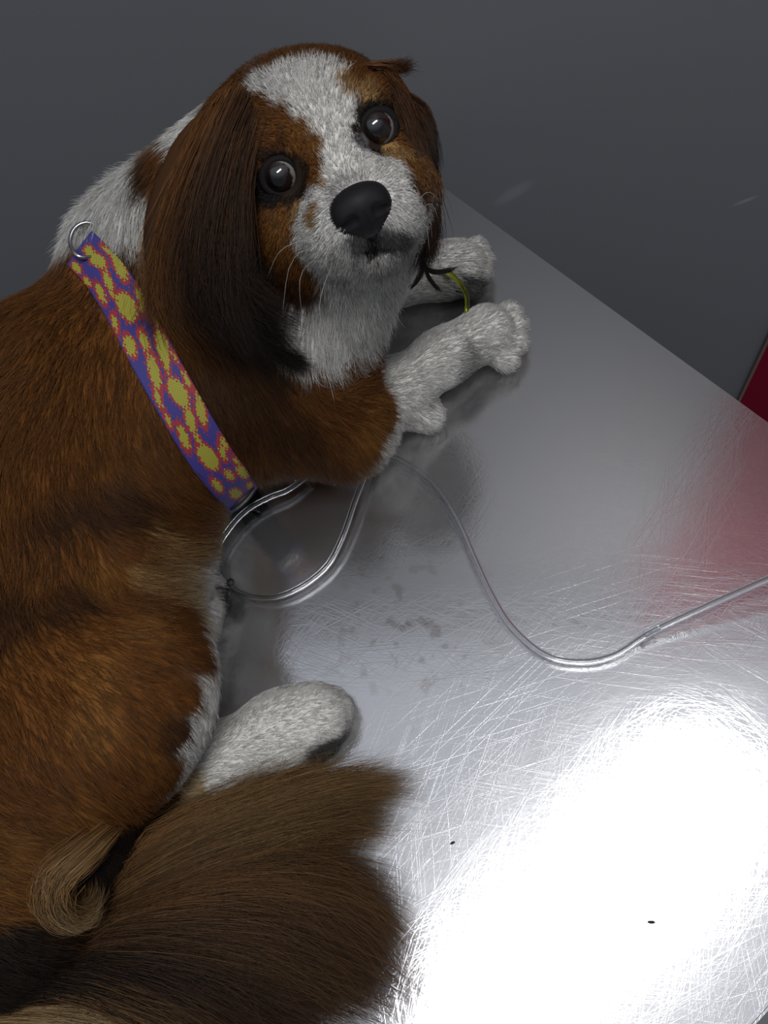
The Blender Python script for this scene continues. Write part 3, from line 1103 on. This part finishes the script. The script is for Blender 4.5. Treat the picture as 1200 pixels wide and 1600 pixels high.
h3 = lock_hair([ats([(570, 98, .240), (605, 100, .238), (635, 101, .236), (658, 99, .236)]), ats([(590, 108, .236), (615, 108, .234), (632, 110, .233), (650, 104, .233)])], 420, .0014, .00017, [BR], [BD], t0=(0, .45), t1=(.45, 1), wav=.003)
h4 = lock_hair([ats([(662, 405, .165), (668, 420, .160), (690, 424, .155), (722, 414, .152)]), ats([(660, 410, .164), (672, 425, .158), (694, 426, .154), (715, 418, .151)])], 150, .0008, .00017, [BK], [DK], t0=(0, .3), clump_a=.7)
h5 = lock_hair([ats([(664, 405, .165), (662, 425, .160), (652, 440, .155), (640, 452, .152)]), ats([(660, 410, .164), (655, 430, .158), (648, 445, .154), (638, 456, .151)])], 120, .0008, .00017, [BK], [DK], t0=(0, .3), clump_a=.7)
h6 = lock_hair([ats([(664, 410, .165), (670, 430, .158), (682, 446, .152), (692, 456, .148)]), ats([(662, 412, .164), (668, 432, .157), (680, 449, .151), (690, 458, .147)])], 90, .0007, .00017, [BK], [DK], t0=(0, .3), clump_a=.7)
ear_part(ats([(605, 125, .226), (630, 170, .214), (644, 240, .200), (658, 310, .184), (664, 370, .170)]), [.006, .007, .007, .007, .004], [.004, .005, .005, .004, .003], (1, -.2), (BD, BK),
         [h1, h2, h3, h4, h5, h6], 'left ear on the far side of the face, wispy dark hair tips')

# ------------------------------------------------------------------ tail plume and bib
TL = [
    ats([(90, 1440, .050), (200, 1330, .060), (330, 1262, .050), (500, 1212, .030), (672, 1204, .018)]),
    ats([(100, 1445, .052), (230, 1350, .062), (370, 1280, .052), (530, 1230, .030), (660, 1222, .014)]),
    ats([(110, 1450, .052), (250, 1370, .062), (400, 1310, .050), (540, 1268, .028), (628, 1258, .012)]),
    ats([(120, 1455, .052), (260, 1385, .062), (400, 1335, .050), (500, 1318, .028), (570, 1320, .010)]),
]
TLb = [
    ats([(120, 1455, .050), (270, 1385, .060), (420, 1345, .050), (540, 1350, .030), (632, 1440, .010)]),
    ats([(110, 1460, .050), (260, 1405, .060), (420, 1380, .050), (550, 1410, .028), (648, 1520, .008)]),
    ats([(100, 1465, .050), (250, 1430, .060), (420, 1425, .048), (560, 1460, .026), (655, 1556, .006)]),
    ats([(90, 1475, .048), (240, 1460, .058), (400, 1475, .046), (530, 1515, .024), (630, 1562, .006)]),
    ats([(60, 1490, .046), (220, 1490, .056), (360, 1525, .044), (470, 1570, .024), (580, 1612, .006)]),
    ats([(30, 1500, .044), (180, 1510, .052), (320, 1560, .042), (420, 1620, .024), (500, 1680, .006)]),
    ats([(0, 1520, .042), (140, 1560, .050), (270, 1620, .040), (360, 1690, .024), (420, 1760, .006)]),
]
T1 = (.25, .15, .058)
T2 = (.135, .068, .025)
T3 = (.072, .036, .018)
p1 = lock_hair(TL, 7500, .0055, .00018, [BR, T2, T2, BD], [T1, T1, T1, T2], t0=(0, .66), t1=(.50, 1.04), wav=.012, clump_n=40, clump_a=.62, cvar=.38)
p2 = lock_hair(TLb, 14000, .0060, .00018, [BD, T2, T3, T3, DK, DK, T2], [T2, T2, T3, T2, T3, BD, TN_], t0=(0, .66), t1=(.45, 1.04), wav=.014, clump_n=40, clump_a=.62, cvar=.38)
p3 = lock_hair([ats([(-60, 1500, .055), (60, 1505, .055), (180, 1520, .050), (330, 1560, .035)]), ats([(-60, 1545, .050), (60, 1535, .050), (180, 1545, .046), (300, 1590, .030)])], 2500, .005, .0002, [DK, BK], [DK, DK], t0=(0, .6), wav=.006)
p4 = lock_hair([ats([(-60, 1585, .040), (40, 1580, .040), (140, 1590, .034), (230, 1620, .02)]), ats([(-60, 1660, .030), (40, 1650, .030), (140, 1650, .024), (230, 1690, .012)])], 3500, .005, .0002, [TN_, CRM], [CRM, CRM], t0=(0, .6), wav=.006)
tail = link('tail_plume', strands('tail_plume', *merge([p1, p2, p3, p4])))
to_root(tail, M_FUR)

# pale curl over the tail root
def on_body(L, up):
    H_ = B.hit(L)
    return H_ + B.grad(H_) * np.asarray(up)[:, None]


CU = [
    on_body([(200, 1278), (112, 1298), (60, 1345), (57, 1395), (95, 1428), (138, 1408), (152, 1374)], [-.006, .008, .010, .010, .009, .007, .002]),
    on_body([(198, 1288), (122, 1308), (74, 1350), (70, 1390), (99, 1416), (132, 1400), (144, 1374)], [-.005, .011, .014, .014, .012, .009, .003]),
    on_body([(196, 1296), (130, 1318), (88, 1354), (84, 1386), (103, 1408), (127, 1394), (136, 1373)], [-.005, .011, .014, .014, .012, .009, .003]),
    on_body([(192, 1306), (138, 1328), (100, 1358), (96, 1383), (108, 1400), (122, 1389), (128, 1372)], [-.006, .008, .010, .010, .009, .007, .002]),
]
c1 = lock_hair(CU, 2600, .003, .00018, [BO, TN_, TN_, BD], [TN_, CRM, TN_, BD], t0=(0, .62), t1=(.75, 1), wav=.003, clump_n=16, clump_a=.5, keep_out=False)
to_root(link('curl_of_hair', strands('curl_of_hair', *c1)), M_FUR)

# whiskers
wh = []
for (a, b, c) in [((495, 370), (440, 390), (415, 440)), ((500, 380), (455, 410), (440, 500)), ((505, 395), (470, 430), (472, 500)), ((640, 330), (668, 300), (690, 318)),
                  ((645, 345), (672, 318), (688, 350)), ((648, 360), (670, 340), (676, 380)), ((640, 370), (664, 350), (672, 400)), ((520, 410), (500, 470), (505, 540))]:
    r = B.hit([a])[0]
    zb = r[2] + .004
    wh.append(catmull([r, at(*b, zb), at(*c, zb - .012)], 8))
wh = np.array(wh)
for q in wh:
    to_root(link('whisker', strands('whisker', q[None], np.array([.00018]), np.array([WH]) * .6, np.array([WH]) * .6)), M_FUR)


# ------------------------------------------------------------------ eyes, nose, pads, claws
def eye_mat():
    mt, nt, b = mat('dog_eye')
    a = nt.nodes.new('ShaderNodeVertexColor')
    a.layer_name = 'Col'
    nt.links.new(a.outputs['Color'], b.inputs['Base Color'])
    b.inputs['Roughness'].default_value = 0.12
    b.inputs['Coat Weight'].default_value = 1.0
    b.inputs['Coat Roughness'].default_value = 0.02
    return mt


M_EYE = eye_mat()


def make_eye(c, r, gaze, lid_axis):
    nu, nv = 48, 32
    V, C = [], []
    g = nrm(gaze)
    for i in range(nv + 1):
        th = math.pi * i / nv
        for j in range(nu):
            ph = 2 * math.pi * j / nu
            d = np.array([math.sin(th) * math.cos(ph), math.sin(th) * math.sin(ph), math.cos(th)])
            an = math.degrees(math.acos(max(-1, min(1, d @ g))))
            bulge = 1 + .07 * math.exp(-(an / 34) ** 4)
            V.append(c + d * r * bulge)
            if an < 24:
                q = (.004, .004, .005)
            elif an < 49:
                q = (.014, .008, .007)
            elif an < 52:
                q = (.012, .008, .007)
            else:
                q = (.18, .165, .165)
            C.append(q)
    Q = [[i * nu + j, i * nu + (j + 1) % nu, (i + 1) * nu + (j + 1) % nu, (i + 1) * nu + j] for i in range(nv) for j in range(nu)]
    e = adopt(link('eye', mesh_np('eye', V, np.array(Q)[:, ::-1], cols=np.array(C)), None, [M_EYE]), dog)
    # lid: dark rim round the opening
    ax = nrm(lid_axis)
    u = HM[:, 0] - ax * (HM[:, 0] @ ax)
    u = nrm(u)
    v = np.cross(ax, u)
    a = np.linspace(0, 2 * math.pi, 41)[:-1]
    P = np.array([c + ax * r * .52 + u * math.cos(t) * r * .88 + v * math.sin(t) * r * .76 for t in a])
    P = np.vstack([P, P[:2]])
    lv, lq, lt = tube(P, .0024, 8)
    lid = link('eyelid', mesh_np('eyelid', lv, lq, lt), None, [M_LID])
    lid.parent = e
    return e


fwd = HM[:, 1]
make_eye(hd(-.0275, .0035, 0), .0108, fwd * .9 - HM[:, 0] * .42 - HM[:, 2] * .02, fwd - HM[:, 0] * .15)
make_eye(hd(.0275, .0035, 0), .0108, fwd * .95 - HM[:, 0] * .12 + HM[:, 2] * .16, fwd + HM[:, 0] * .15)

Nf = Field(hd(0, .045, -.026) - .026, hd(0, .045, -.026) + .026, .0007)


def ne(c, r, k=.004, op='add'):
    Nf.ell(hd(*c), r, HM, k, op)


ne((0, .0450, -.0225), (.0145, .0115, .0085))
ne((0, .0480, -.0285), (.0105, .0090, .0105))
ne((-.0085, .0455, -.0275), (.0080, .0095, .0085))
ne((.0085, .0455, -.0275), (.0080, .0095, .0085))
ne((0, .0450, -.0355), (.0090, .0070, .0050))
for s in (-1, 1):
    Nf.cap(hd(s * .0068, .0570, -.0285), hd(s * .0120, .0530, -.0300), .0026, .0018, .002, 'cut')
Nf.cap(hd(0, .0590, -.026), hd(0, .0530, -.041), .0008, .0008, .0015, 'cut')
nv_, nq_ = Nf.mesh()
adopt(link('nose', mesh_np('nose', nv_, nq_), None, [M_NOSE]), dog)


def pads(name, L, r, flat=.6):
    for (px, py, z, rr) in L:
        f_ = Field(at(px, py, z) - rr * 1.6, at(px, py, z) + rr * 1.6, rr / 6)
        f_.ell(at(px, py, z), (rr, rr, rr * flat), k=.001)
        a, b = f_.mesh()
        adopt(link(name, mesh_np(name, a, b), None, [M_PAD]), dog)


pads('paw_pad', [(512, 1168, .010, .0065), (527, 1148, .010, .0055), (494, 1182, .010, .0060), (798, 552, .011, .0045), (786, 566, .011, .0050), (728, 452, .014, .0070), (748, 436, .014, .0050),
                 (356, 927, .014, .0036), (350, 944, .012, .0038), (360, 910, .014, .0030)], 0)

# ------------------------------------------------------------------ harness
def strap_mat():
    mt, nt, b = mat('woven_nylon_webbing')
    a = nt.nodes.new('ShaderNodeVertexColor')
    a.layer_name = 'Col'
    nt.links.new(a.outputs['Color'], b.inputs['Base Color'])
    b.inputs['Roughness'].default_value = 0.75
    return mt


harness = empty('harness', 'woven blue red and yellow harness strap round the brown chest of the dog', 'harness', tuple(SP[4]))
LB = np.array((.034, .028, .19)); LR = np.array((.27, .020, .028)); LY = np.array((.29, .27, .028))
Pc = catmull(B.hit(strap_px), 181)
Nc = B.grad(Pc)
for _ in range(30):
    Nc[1:-1] = nrm(Nc[:-2] + Nc[1:-1] + Nc[2:])
    Pc[1:-1] = (Pc[:-2] + Pc[2:]) * .25 + Pc[1:-1] * .5
Pc = Pc + Nc * .0045
# carry on over the back and under the belly
Tc = nrm(np.gradient(Pc, axis=0))
Sc = nrm(np.cross(Nc, Tc))
HWID = .0130
NU = 26
blobs = [  # along 0..1 from the ring, across 0..1 from the left edge, half length, half width, turn
    (.035, .62, .018, .13, .2), (.035, .12, .02, .10, 0), (.075, .60, .036, .17, .25), (.10, .08, .02, .08, 0), (.085, .93, .02, .06, 0), (.135, .90, .040, .15, -.5), (.150, .48, .034, .10, -.5),
    (.170, .18, .034, .10, -.3), (.195, .38, .012, .05, 0), (.235, .90, .026, .10, -.4), (.245, .52, .046, .24, -.15), (.265, .80, .020, .08, -.4), (.275, .12, .022, .07, -.4), (.315, .93, .020, .05, 0),
    (.345, .18, .028, .15, -.2), (.355, .50, .032, .10, -.2), (.390, .80, .048, .17, -.45), (.430, .93, .012, .04, 0), (.440, .38, .048, .14, -.45), (.435, .68, .024, .06, -.3), (.505, .17, .026, .07, -.3), (.52, .62, .044, .22, .1),
    (.500, .92, .022, .06, -.2), (.555, .95, .014, .04, 0), (.575, .12, .018, .05, -.3), (.605, .55, .040, .12, -.4), (.600, .85, .040, .12, -.5), (.645, .22, .040, .11, -.3), (.665, .48, .018, .06, 0), (.720, .92, .024, .08, -.2),
    (.735, .45, .048, .22, .05), (.745, .78, .026, .08, -.3), (.80, .93, .02, .06, 0), (.845, .22, .030, .10, -.1), (.835, .60, .026, .10, .1), (.86, .88, .034, .13, .1), (.93, .45, .03, .16, .2), (.945, .85, .02, .1, 0)]
nl = len(Pc)
U_ = np.linspace(-1, 1, NU + 1)
crown_ = (1 - U_ ** 2) * .0004
top = Pc[:, None] + Sc[:, None] * (U_ * HWID)[None, :, None] + Nc[:, None] * crown_[None, :, None]
V = [top.reshape(-1, 3), (top - Nc[:, None] * .0016).reshape(-1, 3)]
mtop = nl * (NU + 1)
V = np.vstack(V)
Q, C = [], []


def weave(i, j):
    v = (i + .5 + (.55 if j % 2 else -.55)) / (nl - 1)
    u = (j + .5) / NU
    best = 9
    for (bv, bu, hl, hw_, tn) in blobs:
        dv, du = v - bv, u - bu
        a_, b_ = hl * .98, hw_ * .78
        r_ = math.hypot(dv / a_, (du - tn * dv * 4.0) / b_)
        best = min(best, (r_ - 1) * min(a_ * 8.5, b_))       # about the distance outside the oval, in strap widths
    best += .018 * math.sin(i * 1.7 + j * 2.9)
    c = LY if best < 0 else LR if best < .050 else LB
    return c * (1.0 if (i + j) % 2 else .80)


for i in range(nl - 1):
    for j in range(NU):
        a = i * (NU + 1) + j
        Q.append([a, a + 1, a + NU + 2, a + NU + 1])
        C.append(weave(i, j))
for i in range(nl - 1):
    for j in range(NU):
        a = mtop + i * (NU + 1) + j
        Q.append([a, a + NU + 1, a + NU + 2, a + 1])
        C.append(LB)
    for j in (0, NU):
        a = i * (NU + 1) + j
        q = [a, a + NU + 1, a + NU + 1 + mtop, a + mtop]
        Q.append(q if j == 0 else q[::-1])
        C.append(LB * .7)
me = mesh_np('strap', V, np.array(Q)[:, ::-1], smooth=True)
ca = me.color_attributes.new('Col', 'FLOAT_COLOR', 'CORNER')
c4 = np.ones((len(Q) * 4, 4), np.float32)
c4[:, :3] = np.repeat(np.array(C), 4, 0)
ca.data.foreach_set('color', c4.ravel())
adopt(link('strap', me, None, [strap_mat()]), harness)
# ring at the withers
rc = Pc[2] + Nc[2] * .002
ringP = catmull([at(146, 402, rc[2] - .004), at(122, 400, rc[2] + .001), at(110, 380, rc[2] + .003), at(116, 358, rc[2] + .005), at(134, 348, rc[2] + .004), at(152, 355, rc[2] + .000), at(160, 378, rc[2] - .005), at(146, 402, rc[2] - .004)], 48)
v_, q_, t_ = tube(ringP, .0013, 10)
adopt(link('ring', mesh_np('ring', v_, q_, t_), None, [M_STEEL]), harness)
# black buckle and webbing end at the table
M_BUCK = simple('black_plastic', (.012, .012, .013), .45)
Pb = catmull([Pc[-6] + Nc[-6] * .0005, at(384, 782, .010), at(402, 778, .005)], 14)
V_, Q_, T_ = loft(Pb, np.full(14, .0112), np.full(14, .0022), np.tile(Sc[-1], (14, 1)), 16)
adopt(link('buckle', mesh_np('buckle', V_, Q_, T_), None, [M_BUCK]), harness)

# ------------------------------------------------------------------ drip line
def clear_plastic(name, col=(.96, .97, .98), rough=.04):
    mt, nt, b = mat(name)
    b.inputs['Base Color'].default_value = (*col, 1)
    b.inputs['Roughness'].default_value = rough
    b.inputs['IOR'].default_value = 1.46
    b.inputs['Transmission Weight'].default_value = 1.0
    return mt


M_TUBE = clear_plastic('clear_pvc')
iv = empty('drip_tube', 'clear plastic drip tube looping over the steel table past the dog', 'tube', tuple(at(880, 1030, 0)))
tp = [(2600, 60, .42), (1900, 520, .20), (1550, 740, .105), (1330, 850, .060), (1200, 905, .040), (1110, 945, .026), (1020, 987, .013), (960, 1024, .0065), (905, 1034, .0045), (850, 1022, .0045), (800, 980, .0045), (768, 930, .0045), (742, 875, .0045), (715, 815, .0055),
      (682, 765, .006), (640, 728, .0055), (600, 706, .005), (575, 690, .005), (572, 700, .006), (578, 720, .008), (556, 780, .009), (535, 840, .007), (510, 885, .005), (470, 917, .0045), (425, 934, .0045), (378, 928, .0055),
      (345, 900, .006), (340, 860, .006), (362, 822, .0065), (388, 796, .0065), (420, 778, .006), (450, 766, .005), (480, 745, .004)]
tpw = catmull(ats([(p[0], p[1], p[2] + .0045) for p in tp]), 320)
v_, q_, _ = tube(tpw, .0022, 14, inner=.0013)
adopt(link('hose', mesh_np('hose', v_, q_), None, [M_TUBE]), iv)
sl = catmull(ats([(1032, 981, .0148), (1020, 987, .013), (1008, 994, .0115)]), 8)
v_, q_, t_ = tube(sl, .0028, 14)
adopt(link('sleeve', mesh_np('sleeve', v_, q_, t_), None, [M_TUBE]), iv)

M_YEL = clear_plastic('yellow_green_pvc', (.80, .86, .05), .10)
yl = empty('catheter_line', 'thin yellow-green catheter line curving between the white front paws', 'tube', tuple(at(725, 450, 0)))
yp = catmull(ats([(655, 440, .030), (675, 426, .040), (700, 426, .046), (718, 441, .047), (729, 462, .045), (729, 486, .042), (722, 500, .036)]), 50)
v_, q_, t_ = tube(yp, .0017, 12)
adopt(link('hose', mesh_np('hose', v_, q_, t_), None, [M_YEL]), yl)

# ------------------------------------------------------------------ specks on the table
M_SPK = simple('dark_grit', (.02, .018, .016), .8)
for (px, py, s, a, lab) in [(707, 1317, .0011, .4, 'tiny dark speck on the steel left of the glare'), (1018, 1441, .0014, 0, 'tiny dark speck in the middle of the white glare')]:
    f_ = Field(at(px, py, .0006) - .004, at(px, py, .0006) + .004, .0003)
    c_, s_ = math.cos(a), math.sin(a)
    f_.ell(at(px, py, .0005), (s * 1.6, s * .7, .0005), np.array([[c_, -s_, 0], [s_, c_, 0], [0, 0, 1]]), .0005)
    a_, b_ = f_.mesh()
    o = link('speck', mesh_np('speck', a_, b_), None, [M_SPK])
    o['label'] = lab
    o['category'] = 'speck'
